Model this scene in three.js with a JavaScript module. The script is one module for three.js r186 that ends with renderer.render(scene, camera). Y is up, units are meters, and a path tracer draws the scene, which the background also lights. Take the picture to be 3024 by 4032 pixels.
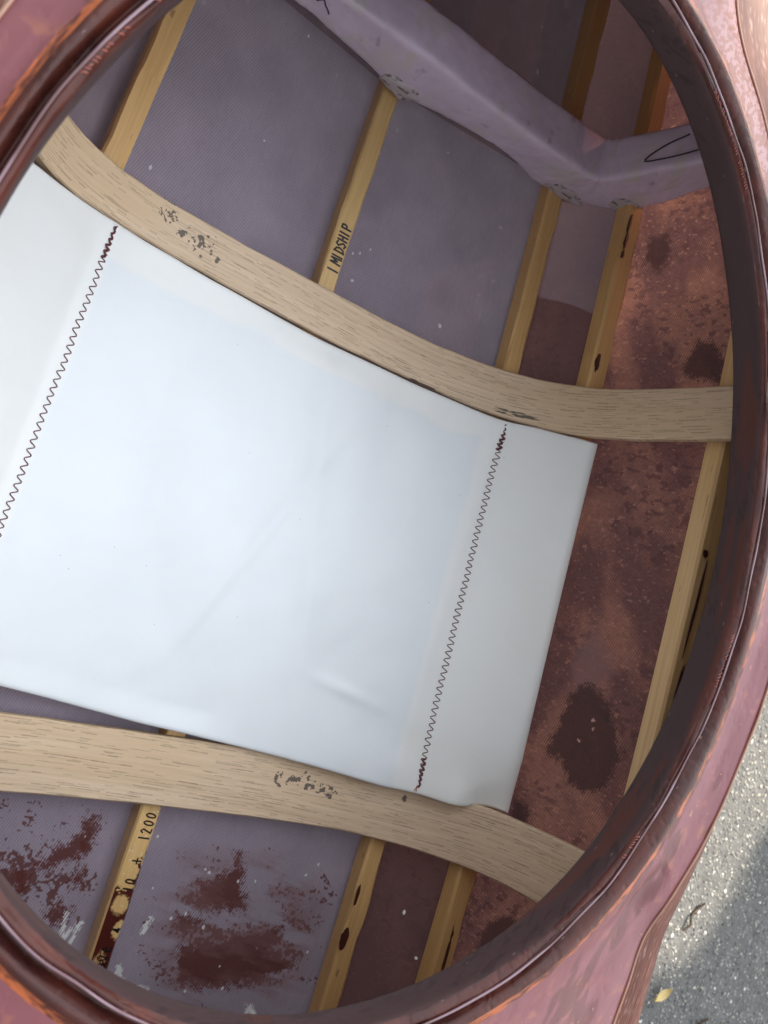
import * as THREE from 'three';
import { mergeGeometries } from 'three/addons/utils/BufferGeometryUtils.js';

// ------------------------------------------------------------------ camera, sky, sun, exposure
const scene = new THREE.Scene();
const camera = new THREE.PerspectiveCamera(64.16, 3 / 4, 0.02, 200);
{
  const r = new THREE.Vector3(0.81319597, 0.50084205, -0.296428);
  const u = new THREE.Vector3(-0.3199497, -0.04074047, -0.94655819);
  const f = new THREE.Vector3(0.48615275, -0.86457935, -0.12711428);
  camera.position.set(-0.22449, 0.60165, 0.02491);
  camera.quaternion.setFromRotationMatrix(new THREE.Matrix4().makeBasis(r, u, f.negate()));
  camera.updateMatrixWorld();
}
camera.focus = 0.64; camera.userData.fStop = 12;
scene.add(camera);

const SUN = new THREE.Vector3(0.60, 0.62, -0.50).normalize();
const SKY = 0.62;
{
  const w = 128, h = 64, d = new Float32Array(w * h * 4);
  for (let j = 0; j < h; j++) for (let i = 0; i < w; i++) {
    const el = Math.max(0, Math.sin(((j + 0.5) / h - 0.5) * Math.PI)), k = Math.pow(el, 0.6), o = (j * w + i) * 4;
    const ce = Math.cos(((j + 0.5) / h - 0.5) * Math.PI), se = Math.sin(((j + 0.5) / h - 0.5) * Math.PI), az = ((i + 0.5) / w - 0.5) * 2 * Math.PI;
    const cs = 0.5 + 0.5 * (ce * Math.cos(az) * SUN.x + se * SUN.y + ce * Math.sin(az) * SUN.z), gl = 0.42 + 2.8 * cs ** 5;      // the sky brightens towards the sun
    d[o] = SKY * gl * (1.04 - 0.20 * k); d[o + 1] = SKY * gl * (1.03 - 0.12 * k); d[o + 2] = SKY * gl * (1.0 - 0.01 * k); d[o + 3] = 1;
  }
  const t = new THREE.DataTexture(d, w, h, THREE.RGBAFormat, THREE.FloatType);
  t.mapping = THREE.EquirectangularReflectionMapping; t.magFilter = THREE.LinearFilter; t.minFilter = THREE.LinearFilter;
  t.colorSpace = THREE.LinearSRGBColorSpace; t.needsUpdate = true;
  scene.background = t; scene.environment = t;
}
const sun = new THREE.DirectionalLight(new THREE.Color(1.0, 0.9, 0.74), 5.0);
sun.position.copy(SUN).multiplyScalar(12); sun.castShadow = true; sun.shadow.radius = 1;
sun.shadow.mapSize.set(2048, 2048);
Object.assign(sun.shadow.camera, { left: -4, right: 4, top: 4, bottom: -4, near: 0.5, far: 30 });
scene.add(sun); scene.add(sun.target);

const renderer = new THREE.WebGLRenderer({ antialias: true });
renderer.toneMapping = THREE.LinearToneMapping;
renderer.toneMappingExposure = 2.55;
renderer.shadowMap.enabled = true;

// ------------------------------------------------------------------ helpers
function rng(seed) { let s = seed >>> 0; return () => { s = (s + 0x6D2B79F5) >>> 0; let t = s; t = Math.imul(t ^ (t >>> 15), t | 1); t ^= t + Math.imul(t ^ (t >>> 7), t | 61); return ((t ^ (t >>> 14)) >>> 0) / 4294967296; }; }
function hash(x, y, k) { let h = Math.imul(x, 374761393) + Math.imul(y, 668265263) + Math.imul(k, 974711); h = Math.imul(h ^ (h >>> 13), 1274126177); return ((h ^ (h >>> 16)) >>> 0) / 4294967296; }
function vn(x, y, k = 0) {
  const ix = Math.floor(x), iy = Math.floor(y); let fx = x - ix, fy = y - iy;
  fx = fx * fx * (3 - 2 * fx); fy = fy * fy * (3 - 2 * fy);
  const a = hash(ix, iy, k), b = hash(ix + 1, iy, k), c = hash(ix, iy + 1, k), d = hash(ix + 1, iy + 1, k);
  return a + (b - a) * fx + (c - a) * fy + (a - b - c + d) * fx * fy;
}
function fbm(x, y, k = 0, o = 4) { let s = 0, a = 0.5, t = 0; for (let i = 0; i < o; i++) { s += a * vn(x, y, k + i * 17); t += a; a *= 0.5; x = x * 2.03 + 11.3; y = y * 2.03 + 5.7; } return s / t; }
const clamp = (x, a = 0, b = 1) => Math.min(b, Math.max(a, x));
const sst = (a, b, x) => { const t = clamp((x - a) / (b - a)); return t * t * (3 - 2 * t); };
const mix = (a, b, t) => a + (b - a) * t;
const mix3 = (a, b, t) => [mix(a[0], b[0], t), mix(a[1], b[1], t), mix(a[2], b[2], t)];
const mul3 = (a, k) => [a[0] * k, a[1] * k, a[2] * k];
const enc = (c) => { c = clamp(c); return Math.round(255 * (c <= 0.0031308 ? 12.92 * c : 1.055 * Math.pow(c, 1 / 2.4) - 0.055)); };
function colTex(w, h, fn) {                       // fn(u, v) gives a linear base colour
  const d = new Uint8Array(w * h * 4);
  for (let j = 0; j < h; j++) for (let i = 0; i < w; i++) { const c = fn((i + 0.5) / w, (j + 0.5) / h), o = (j * w + i) * 4; d[o] = enc(c[0]); d[o + 1] = enc(c[1]); d[o + 2] = enc(c[2]); d[o + 3] = 255; }
  const t = new THREE.DataTexture(d, w, h, THREE.RGBAFormat); t.colorSpace = THREE.SRGBColorSpace; t.magFilter = THREE.LinearFilter; t.minFilter = THREE.LinearMipmapLinearFilter; t.generateMipmaps = true; t.wrapS = t.wrapT = THREE.RepeatWrapping; t.needsUpdate = true; return t;
}
function valTex(w, h, fn) {
  const d = new Uint8Array(w * h * 4);
  for (let j = 0; j < h; j++) for (let i = 0; i < w; i++) { const c = Math.round(255 * clamp(fn((i + 0.5) / w, (j + 0.5) / h))), o = (j * w + i) * 4; d[o] = d[o + 1] = d[o + 2] = c; d[o + 3] = 255; }
  const t = new THREE.DataTexture(d, w, h, THREE.RGBAFormat); t.magFilter = THREE.LinearFilter; t.minFilter = THREE.LinearMipmapLinearFilter; t.generateMipmaps = true; t.wrapS = t.wrapT = THREE.RepeatWrapping; t.needsUpdate = true; return t;
}
const mat = (o) => new THREE.MeshPhysicalMaterial({ side: THREE.DoubleSide, roughness: 0.6, ...o });
function add(parent, name, geo, m, label) { const o = new THREE.Mesh(geo, m); o.name = name; o.castShadow = o.receiveShadow = true; if (label) o.userData.label = label; parent.add(o); return o; }
function tag(o, label, category, group) { o.userData.label = label; o.userData.category = category; if (group) o.userData.group = group; return o; }
// grid(nu, nv, fn): fn(i/nu, j/nv) -> [x, y, z, u, v]
function grid(nu, nv, fn, closeV = false) {
  const p = [], t = [], ix = [];
  for (let i = 0; i <= nu; i++) for (let j = 0; j <= nv; j++) { const q = fn(i / nu, j / nv, i, j); p.push(q[0], q[1], q[2]); t.push(q[3], q[4]); }
  for (let i = 0; i < nu; i++) for (let j = 0; j < nv; j++) { const a = i * (nv + 1) + j, b = a + nv + 1; ix.push(a, b, a + 1, b, b + 1, a + 1); }
  const g = new THREE.BufferGeometry(); g.setAttribute('position', new THREE.Float32BufferAttribute(p, 3)); g.setAttribute('uv', new THREE.Float32BufferAttribute(t, 2)); g.setIndex(ix); g.computeVertexNormals();
  if (closeV) { const n = g.attributes.normal; for (let i = 0; i <= nu; i++) { const a = i * (nv + 1), b = a + nv, x = n.getX(a) + n.getX(b), y = n.getY(a) + n.getY(b), z = n.getZ(a) + n.getZ(b), l = Math.hypot(x, y, z) || 1; n.setXYZ(a, x / l, y / l, z / l); n.setXYZ(b, x / l, y / l, z / l); } }
  return g;
}
function lerpTab(tab, x) { if (x <= tab[0][0]) return tab[0][1]; for (let i = 1; i < tab.length; i++) if (x <= tab[i][0]) { const a = tab[i - 1], b = tab[i]; return mix(a[1], b[1], (x - a[0]) / (b[0] - a[0])); } return tab[tab.length - 1][1]; }
function smoothTab(tab, r) { return (x) => { let s = 0; for (let k = -4; k <= 4; k++) s += lerpTab(tab, x + k * r / 4); return s / 9; }; }
// a bar with a chamfered w x h section laid along points; uv in metres (along, round the section from its upper edge)
function bar(pts, w, h, ch = 0.0012, twist = 0, jitter = 0, seed = 1) {
  const a = w / 2, b = h / 2, sec = [[-a + ch, b], [a - ch, b], [a, b - ch], [a, -b + ch], [a - ch, -b], [-a + ch, -b], [-a, -b + ch], [-a, b - ch]];
  const G = []; let s = 0; const rows = [];
  const up0 = new THREE.Vector3(Math.sin(twist), Math.cos(twist), 0);
  pts.forEach((p, i) => {
    const q = pts[Math.max(0, i - 1)], n = pts[Math.min(pts.length - 1, i + 1)], d = n.clone().sub(q).normalize(), side = d.clone().cross(up0).normalize().negate(), up = d.clone().cross(side).normalize(); if (up.dot(up0) < 0) up.negate(); if (side.x < 0) side.negate();
    if (i) s += p.distanceTo(pts[i - 1]);
    rows.push(sec.map(([x, y], k) => { const c = (k === 0 || k === 7 || k === 1 || k === 2) ? jitter * (vn(s * 45, k * 0.3, seed) - 0.4) : 0; return p.clone().addScaledVector(side, x - Math.sign(x) * c).addScaledVector(up, y - c); }));
    rows[i].s = s;
  });
  const P = [], T = [], I = []; let per = 0;
  for (let k = 0; k < 8; k++) {
    const k2 = (k + 1) % 8, len = Math.hypot(sec[k2][0] - sec[k][0], sec[k2][1] - sec[k][1]);
    rows.forEach((r, i) => { const o = P.length / 3; P.push(r[k].x, r[k].y, r[k].z, r[k2].x, r[k2].y, r[k2].z); T.push(r.s, per, r.s, per + len); if (i) I.push(o - 2, o - 1, o, o, o - 1, o + 1); });
    per += len;
  }
  for (const r of [rows[0], rows[rows.length - 1]]) { const o = P.length / 3; r.forEach((v, k) => { P.push(v.x, v.y, v.z); T.push(sec[k][0], sec[k][1]); }); for (let k = 1; k < 7; k++) I.push(o, o + k, o + k + 1); }
  const g = new THREE.BufferGeometry(); g.setAttribute('position', new THREE.Float32BufferAttribute(P, 3)); g.setAttribute('uv', new THREE.Float32BufferAttribute(T, 2)); g.setIndex(I); g.computeVertexNormals(); return g;
}
const uvScale = (g, su, sv, ou = 0, ov = 0) => { const t = g.attributes.uv; for (let i = 0; i < t.count; i++) t.setXY(i, t.getX(i) * su + ou, t.getY(i) * sv + ov); return g; };
const tube = (pts, r, n, seg = 6, closed = false) => new THREE.TubeGeometry(new THREE.CatmullRomCurve3(pts, closed), n, r, seg, closed);
const V = (x, y, z) => new THREE.Vector3(x, y, z);
const inPoly = (P, x, y) => { let c = false; for (let i = 0, j = P.length - 1; i < P.length; j = i++) if ((P[i][1] > y) !== (P[j][1] > y) && x < (P[j][0] - P[i][0]) * (y - P[i][1]) / (P[j][1] - P[i][1]) + P[i][0]) c = !c; return c; };
const segD = (x, y, a, b) => { const dx = b[0] - a[0], dy = b[1] - a[1], t = clamp(((x - a[0]) * dx + (y - a[1]) * dy) / (dx * dx + dy * dy + 1e-12)); return Math.hypot(x - a[0] - t * dx, y - a[1] - t * dy); };
const polyD = (P, x, y) => { let d = 1e9; for (let i = 0, j = P.length - 1; i < P.length; j = i++) d = Math.min(d, segD(x, y, P[i], P[j])); return inPoly(P, x, y) ? -d : d; };

// ------------------------------------------------------------------ the hull's lines (x to starboard, y up, z to the stern; metres)
const sc = (z) => 1.012 * Math.max(0.0, 1 - ((z - 0.2) / 1.95) ** 2);
const rocker = (z) => 0.16 * Math.pow(Math.abs((z - 0.1) / 1.9), 4);
const SEC = [[0, -0.018], [0.199, 0.004], [0.256, 0.06], [0.315, 0.195]];     // keel, two chines, gunwale: inside of the skin
const LEN = [0]; for (let i = 1; i < 4; i++) LEN.push(LEN[i - 1] + Math.hypot(SEC[i][0] - SEC[i - 1][0], SEC[i][1] - SEC[i - 1][1]));
function secAt(u) { const a = Math.abs(u), s = Math.sign(u) || 1; let i = 1; while (i < 3 && a > LEN[i]) i++; const t = (a - LEN[i - 1]) / (LEN[i] - LEN[i - 1]); return [s * mix(SEC[i - 1][0], SEC[i][0], t), mix(SEC[i - 1][1], SEC[i][1], t), t, i]; }

// ------------------------------------------------------------------ ground
const GY = -0.55;
{
  const tile = 0.9;
  const grains = [], R = rng(5);
  const N = 1024, hgt = new Float32Array(N * N), tone = new Float32Array(N * N), kind = new Float32Array(N * N);
  for (let k = 0; k < 15000; k++) {
    const x = R() * N, y = R() * N, r = 1.5 + 4.2 * R() * R(), t = R(), kd = R(), e = 0.7 + 0.5 * R(), an = R() * 3.14, ca = Math.cos(an), sa = Math.sin(an), q = Math.ceil(r * 1.3);
    for (let j = -q; j <= q; j++) for (let i = -q; i <= q; i++) {
      const dx = (i * ca + j * sa) / e, dy = (-i * sa + j * ca) * e, dd = (dx * dx + dy * dy) / (r * r); if (dd > 1) continue;
      const o = ((Math.floor(y + j) + N) % N) * N + (Math.floor(x + i) + N) % N, hh = Math.sqrt(1 - dd) * (0.35 + 0.65 * r / 5.7);
      if (hh > hgt[o]) { hgt[o] = hh; tone[o] = t; kind[o] = kd; }
    }
  }
  const at = (a, u, v) => a[Math.min(N - 1, Math.floor(v * N)) * N + Math.min(N - 1, Math.floor(u * N))];
  const map = colTex(N, N, (u, v) => {
    const n = fbm(u * 60, v * 60, 3, 3), h = at(hgt, u, v), t = at(tone, u, v), k = at(kind, u, v);
    let c = mul3([0.085, 0.082, 0.078], 0.6 + 0.7 * n);
    if (h > 0.12) c = mix3(c, k > 0.95 ? [0.50, 0.48, 0.44] : k > 0.8 ? [0.24, 0.22, 0.185] : k < 0.2 ? [0.04, 0.04, 0.042] : mul3([0.15, 0.146, 0.138], 0.5 + 0.9 * t), sst(0.1, 0.3, h));
    return c;
  });
  const bump = valTex(N, N, (u, v) => at(hgt, u, v) * 0.85 + 0.15 * vn(u * 300, v * 300, 2));
  const big = 30, g = new THREE.PlaneGeometry(big, big, 1, 1); g.rotateX(-Math.PI / 2); g.translate(0, GY, 0); uvScale(g, big / tile, big / tile, 0.3, 0.7);
  const m = mat({ map, bumpMap: bump, bumpScale: 0.004, roughness: 0.85 });
  const o = add(scene, 'ground', g, m); o.userData.kind = 'structure'; o.userData.label = 'grey speckled asphalt ground under and beside the kayak'; o.userData.category = 'ground';
}

// ------------------------------------------------------------------ kayak
const kayak = new THREE.Group(); kayak.name = 'kayak'; scene.add(kayak);
tag(kayak, 'fabric skinned wooden kayak seen down into its open oval cockpit, reddish brown glossy paint', 'kayak');

// --- wood
function woodTex(base, dark, seed, rings = 1) {
  return colTex(1024, 256, (u, v) => {
    const w = fbm(u * 4, v * 7, seed, 3), l = fbm(u * 7 + 3, v * 60 + w * 5, seed + 3, 3), f = fbm(u * 40, v * 220, seed + 7, 2);
    const k = clamp(0.5 + 1.3 * (l - 0.5) * rings + 0.5 * (f - 0.5));
    let c = mix3(dark, base, k);
    if (vn(u * 30, v * 40, seed + 20) > 0.965) c = mul3(c, 0.6);
    return c;
  });
}
const pine = [0.70, 0.44, 0.19], pineD = [0.56, 0.325, 0.12];
const woodM = [1, 2, 3].map((s) => mat({ map: woodTex(s === 3 ? [0.72, 0.48, 0.235] : pine, pineD, s * 31, 0.8), roughness: 0.5, clearcoat: 0.12, clearcoatRoughness: 0.4 }));
const WU = 1 / 0.7, WV = 1 / 0.09;
const along = (x, y, z0, z1, n = 60) => Array.from({ length: n + 1 }, (_, i) => { const z = mix(z0, z1, i / n); return V(x * sc(z), y + rocker(z), z); });
const dripM = mat({ color: new THREE.Color(0.06, 0.014, 0.011), roughness: 0.35, clearcoat: 0.3 });
function drip(parent, x, y, z, lx, lz, seed) { const b = new THREE.SphereGeometry(1, 18, 12), p = b.attributes.position; for (let i = 0; i < p.count; i++) { const v = V(p.getX(i), p.getY(i), p.getZ(i)), k = 0.6 + 0.8 * fbm(v.x * 1.6 + seed * 5, v.z * 3 + 3, seed, 3); p.setXYZ(i, x * sc(z) + v.x * lx * k, y + rocker(z) + v.y * 0.0007, z + v.z * lz * k); } b.computeVertexNormals(); add(parent, 'paint_drip', b, dripM); }
for (const [s, seed] of [[1, 2], [-1, 9]]) {
  const low = add(kayak, 'chine_stringer', uvScale(bar(along(s * 0.1885, 0.0155, -1.55, 1.75, 220), 0.017, 0.0185, 0.0022, s * -0.05, 0.0022, seed), WU, WV, seed * 0.13, 0.1), woodM[0]);
  const high = add(kayak, 'chine_stringer', uvScale(bar(along(s * 0.2445, 0.067, -1.55, 1.75, 220), 0.018, 0.019, 0.0022, s * -0.10, 0.0022, seed + 4), WU, WV, seed * 0.31, 0.4), woodM[s > 0 ? 1 : 0]);
  const gun = add(kayak, 'gunwale', uvScale(bar(along(s * 0.2835, 0.194, -1.55, 1.75, 120), 0.032, 0.019, 0.002, s * -0.12, 0.0, seed + 5), WU, WV, seed * 0.57, 0.6), woodM[2]);
  if (s > 0) {                                          // dried drips along the upper edges
    for (const [z, lx, lz, q] of [[-0.372, 0.0016, 0.010, 3], [-0.355, 0.002, 0.008, 4], [-0.343, 0.0017, 0.004, 5], [-0.243, 0.0028, 0.008, 6]]) drip(high, 0.2385, 0.0765, z, lx, lz, q);
    for (const [z, lx, lz, q] of [[0.243, 0.0015, 0.010, 7], [0.279, 0.0035, 0.008, 8]]) drip(low, 0.1815, 0.0248, z, lx, lz, q);
    drip(gun, 0.2722, 0.2042, -0.055, 0.0016, 0.035, 13); drip(gun, 0.2735, 0.2043, 0.012, 0.0018, 0.025, 14); drip(gun, 0.270, 0.2040, -0.092, 0.003, 0.003, 15);
    drip(high, 0.2445, 0.0764, 0.262, 0.0022, 0.026, 9);
  }
}
// --- keel: plain ends, a lettered length amidships, a lettered and painted length aft
const KW = 0.016, KH = 0.0175, KPER = 2 * (KW + KH) - 8 * 0.0015 + 8 * 0.0015 * Math.SQRT1_2;
const FONT = { 1: [[[0.3, 0], [0.3, 1]]], M: [[[0, 0], [0.08, 1], [0.35, 0.35], [0.62, 1], [0.7, 0]]], I: [[[0.2, 0], [0.2, 1]]], D: [[[0.05, 0], [0.05, 1]], [[0, 1], [0.45, 0.85], [0.58, 0.5], [0.4, 0.12], [0, 0]]], S: [[[0.55, 0.9], [0.25, 1], [0.05, 0.75], [0.3, 0.52], [0.52, 0.28], [0.3, 0], [0, 0.12]]], H: [[[0.05, 0], [0.05, 1]], [[0.55, 0], [0.5, 1]], [[0.05, 0.5], [0.52, 0.52]]], P: [[[0.08, 0], [0.05, 1], [0.45, 0.98], [0.52, 0.72], [0.4, 0.5], [0.06, 0.48]]], 2: [[[0, 0.8], [0.22, 1], [0.45, 0.8], [0.05, 0.05], [0.5, 0]]], 0: [Array.from({ length: 13 }, (_, i) => [0.27 + 0.24 * Math.sin(i * Math.PI / 6) + 0.05 * Math.cos(i * Math.PI / 6), 0.5 + 0.46 * Math.cos(i * Math.PI / 6)])], '+': [[[0.0, 0.5], [0.7, 0.5]], [[0.36, 0.1], [0.33, 0.95]]], i: [[[0.28, 0.0], [0.3, 0.62]], [[0.3, 0.95], [0.31, 1.0]]], N: [[[0, 0], [0.08, 1], [0.5, 0.05], [0.55, 1]]], a: [[[0.5, 0.55], [0.2, 0.62], [0.02, 0.3], [0.2, 0], [0.45, 0.2], [0.5, 0.6], [0.55, 0]]], v: [[[0, 0.6], [0.22, 0], [0.48, 0.65]]], e: [[[0.05, 0.3], [0.45, 0.36], [0.3, 0.65], [0.05, 0.4], [0.15, 0.02], [0.5, 0.08]]], 4: [[[0.4, 0], [0.42, 0.9], [0.05, 0.3], [0.55, 0.32], [0.3, 0.6], [0.2, 0.3]]] };
// strokes as [along (towards the bow, from the segment's aft end), across (0 at starboard edge, KW at port edge)]
function letters(txt, s0, size, base, adv, out) { let s = s0; for (const c of txt) { if (FONT[c]) for (const st of FONT[c]) out.push(st.map(([x, y]) => [s + x * size * 0.75, base + y * size])); s += adv * (c === ' ' ? 0.55 : 1); } }
function keelTex(len, strokes, wpen, paint, seed) {
  return colTex(2048, 512, (u, v) => {
    const s = u * len, per = v * KPER; let c;
    const w = fbm(u * 4, v * 6, seed, 3), l = fbm(u * 8, v * 50 + w * 4, seed + 3, 3);
    c = mix3([0.58, 0.355, 0.13], [0.74, 0.50, 0.225], clamp(0.5 + 0.9 * (l - 0.5)));
    const top = per < KW, a = KW - per;                 // a: from the starboard edge
    if (paint) c = paint(c, s, per, top);
    if (top) { let d = 1e9; for (const st of strokes) for (let i = 1; i < st.length; i++) { if (Math.abs(st[i][0] - s) > 0.012) continue; d = Math.min(d, segD(s, a, st[i - 1], st[i])); } c = mix3([0.012, 0.011, 0.012], c, sst(wpen * 0.8, wpen * 1.25, d + 0.0002 * (vn(s * 6000, a * 6000, 4) - 0.5))); }
    return c;
  });
}
const kz = (z0, z1, n) => { const p = []; for (let i = 0; i <= n; i++) { const z = mix(z0, z1, i / n); p.push(V(0, -KH / 2 + rocker(z), z)); } return p; };
{
  const seg = (z0, z1, m, n, label) => { const g = bar(kz(z0, z1, n), KW, KH, 0.0015, 0, 0.001, 3); return add(kayak, 'keel_stringer', g, m, label); };
  const fit = (o, len) => uvScale(o.geometry, 1 / len, 1 / KPER);
  uvScale(seg(-0.412, -1.7, woodM[1], 40).geometry, WU, WV); uvScale(seg(0.178, -0.193, woodM[1], 20).geometry, WU, WV, 0.4);
  uvScale(seg(1.7, 0.42, woodM[1], 40).geometry, WU, WV);
  const s1 = []; letters('1 MIDSHIP', 0.0375, 0.0088, 0.0042, 0.0051, s1);
  const L1 = 0.219; fit(seg(-0.193, -0.412, mat({ map: keelTex(L1, s1, 0.0008, (c, s, per) => mul3(c, 0.92), 71), roughness: 0.45, clearcoat: 0.15, clearcoatRoughness: 0.3 }), 40, 'pine keel length with black handwriting reading 1 MIDSHIP'), L1);
  const s2 = [], L2 = 0.242, at = (z) => 0.42 - z;
  letters('Nave', at(0.331), 0.010, 0.004, 0.0062, s2); letters('4', at(0.298), 0.007, 0.0015, 0.005, s2); letters('i', at(0.2685), 0.009, 0.0045, 0.005, s2); letters('0', at(0.2625), 0.0072, 0.0035, 0.005, s2); letters('+', at(0.248), 0.0075, 0.003, 0.005, s2); letters('1200', at(0.231), 0.008, 0.0035, 0.0056, s2);
  const red = [0.075, 0.014, 0.010];
  const paint = (c, s, per, top) => {
    const z = 0.42 - s, x = per - KW / 2, n = fbm(z * 500, per * 500, 88, 3) - 0.5; if (!top && !(per > KW && per < KW + KH && z > 0.24)) return c;
    let k = 0;                                            // dried paint: brushed on aft, two bare windows, a smear up the starboard edge
    const edge = (x - mix(0.0085, 0.0035, sst(0.232, 0.262, z))) * 260 + n * 3; k = Math.max(k, sst(-0.3, 0.5, edge));
    k = Math.max(k, sst(-0.4, 0.5, (z - 0.267) * 280 + n * 3));
    const win = (zc, xc, rz, rx) => 1 - sst(0.75, 1.1, Math.hypot((z - zc) / rz, (x - xc) / rx) + n * 0.45);
    k *= 1 - win(0.278, -0.0005, 0.0075, 0.0062); k *= 1 - win(0.296, 0.004, 0.0075, 0.0045); k *= 1 - 0.85 * win(0.328, -0.002, 0.017, 0.006) * sst(0.35, 0.6, fbm(z * 300, x * 2200, 12, 2));
    if (vn(z * 900, per * 900, 31) > 0.93) c = [0.75, 0.72, 0.72];
    return mix3(c, red, clamp(k));
  };
  fit(seg(0.42, 0.178, mat({ map: keelTex(L2, s2, 0.0006, paint, 51), roughness: 0.3, clearcoat: 0.35, clearcoatRoughness: 0.15 }), 40, 'pine keel length smeared with dark red paint and black handwriting'), L2);
}

// --- the two bent oak ribs
const RIBP = [[-0.256, 0.225], [-0.253, 0.185], [-0.246, 0.135], [-0.232, 0.088], [-0.21, 0.055], [-0.18, 0.0325], [-0.15, 0.02], [-0.1, 0.0115], [-0.05, 0.0088], [0, 0.008], [0.05, 0.0088], [0.1, 0.0115], [0.15, 0.02], [0.18, 0.0325], [0.21, 0.055], [0.232, 0.088], [0.246, 0.135], [0.253, 0.185], [0.256, 0.225]];
function ribTex(len, wid, seed, marks) {
  return colTex(2048, 256, (u, v) => {
    const s = u * len, t = v * wid, w = fbm(s * 8, t * 10, seed, 3), gr = t + 0.004 * w + 0.004 * Math.sin(s * 9);
    const l = fbm(s * 10, gr * 700, seed + 2, 3), f = fbm(s * 160, t * 1500, seed + 5, 2);
    let c = mix3([0.56, 0.405, 0.265], [0.70, 0.53, 0.37], clamp(0.5 + 1.3 * (l - 0.5) + 0.5 * (f - 0.5)));
    c = mix3(c, [0.58, 0.41, 0.24], 0.5 * sst(0.5, 0.75, fbm(s * 6, t * 40, seed + 40, 2)));
    // open pores: short dark dashes along the grain
    for (let q = 0; q < 2; q++) {
      const row = Math.floor(gr * (q ? 620 : 420)), off = hash(row, 7, seed + q) * 0.09, cell = Math.floor((s + off) / 0.026), hh = hash(row, cell, seed + 9 + q);
      if (hh > 0.6) { const c0 = (cell + 0.15 + 0.5 * hash(cell, row, 3)) * 0.026 - off, hl = 0.003 + 0.015 * hash(cell, row, 5) ** 2, dt = Math.abs(gr * (q ? 620 : 420) - row - 0.5) * (1 + 0.8 * vn(s * 400, row, 8)); if (Math.abs(s - c0) < hl && dt < 0.2) c = mul3(c, 0.70); }
    }
    for (const m of marks) { const ds = (s - m[0]) / m[2], dt = (t - m[1]) / m[3], d = ds * ds + dt * dt; if (d < 1 && fbm(s * m[5], t * m[5] * (m[6] || 1), seed + 60, 3) > m[4] + 0.25 * d) c = mix3(c, [0.05, 0.04, 0.035], 0.85); }
    return c;
  });
}
function rib(zr, zf, za, seed, marks, label) {
  const s = sc(zr), cv = new THREE.CatmullRomCurve3(RIBP.map(([x, y]) => V(x * s, y, 0)), false, 'centripetal'), n = 220, len = cv.getLength(), th = 0.0075, ch = 0.0012;
  const rows = []; const P = [], T = [], I = [];
  for (let i = 0; i <= n; i++) {
    const p = cv.getPointAt(i / n), t = cv.getTangentAt(i / n), nx = -t.y, ny = t.x, x = p.x;
    const f = zf(x) + 0.0006 * (vn(i * 0.2, 1, seed) - 0.5), a = za(x) + 0.0006 * (vn(i * 0.17, 2, seed) - 0.5);
    const sec = [[f + ch, 0], [(f + a) / 2, 0.0002], [a - ch, 0], [a, -ch], [a, -th + ch], [a - ch, -th], [f + ch, -th], [f, -th + ch], [f, -ch]];
    rows.push(sec.map(([z, h]) => [p.x + nx * h, p.y + ny * h, z]));
  }
  const wid = za(0) - zf(0) + 0.004;
  for (let k = 0; k < 9; k++) {
    const k2 = (k + 1) % 9;
    rows.forEach((r, i) => { const o = P.length / 3; P.push(...r[k], ...r[k2]); const v = (q) => (q[2] - zf(q[0])) / wid * 0.92 + ((k > 2 && k < 5) || k > 6 ? q[1] * 9 : 0) + 0.02; T.push(i / n, v(r[k]), i / n, v(r[k2])); if (i) I.push(o - 2, o, o - 1, o, o + 1, o - 1); });
  }
  const g = new THREE.BufferGeometry(); g.setAttribute('position', new THREE.Float32BufferAttribute(P, 3)); g.setAttribute('uv', new THREE.Float32BufferAttribute(T, 2)); g.setIndex(I); g.computeVertexNormals();
  return add(kayak, 'rib', g, mat({ map: ribTex(len, wid, seed, marks), roughness: 0.6 }), label);
}
// marks: [along, across, half length, half width, threshold, noise scale, stretch]; along is measured from the port end
const UP_F = smoothTab([[-0.26, -0.2075], [-0.2, -0.209], [-0.12, -0.2128], [0, -0.2136], [0.1, -0.2132], [0.155, -0.2156], [0.26, -0.2172]], 0.03);
const UP_A = smoothTab([[-0.26, -0.171], [-0.21, -0.1722], [-0.16, -0.1777], [-0.08, -0.1777], [0, -0.1752], [0.1, -0.1762], [0.18, -0.174], [0.24, -0.172], [0.26, -0.176]], 0.03);
const LO_F = smoothTab([[-0.26, 0.166], [-0.126, 0.1575], [-0.02, 0.153], [0.09, 0.1478], [0.173, 0.148], [0.23, 0.143], [0.27, 0.136]], 0.03);
const LO_A = smoothTab([[-0.26, 0.214], [-0.11, 0.2075], [0, 0.2028], [0.1, 0.199], [0.186, 0.195], [0.225, 0.193], [0.27, 0.184]], 0.03);
rib(-0.195, UP_F, UP_A, 11, [[0.259, 0.010, 0.008, 0.005, 0.42, 500], [0.288, 0.016, 0.022, 0.010, 0.5, 330], [0.585, 0.034, 0.024, 0.0025, 0.36, 120, 8], [0.50, 0.036, 0.02, 0.002, 0.4, 120, 8]], 'bent oak rib with a cluster of black specks near its port end');
rib(0.175, LO_F, LO_A, 23, [[0.505, 0.016, 0.028, 0.009, 0.545, 300], [0.535, 0.02, 0.01, 0.006, 0.5, 400], [0.60, 0.012, 0.002, 0.003, 0.35, 300]], 'wide bent oak rib beyond the aft edge of the seat sling');

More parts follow.
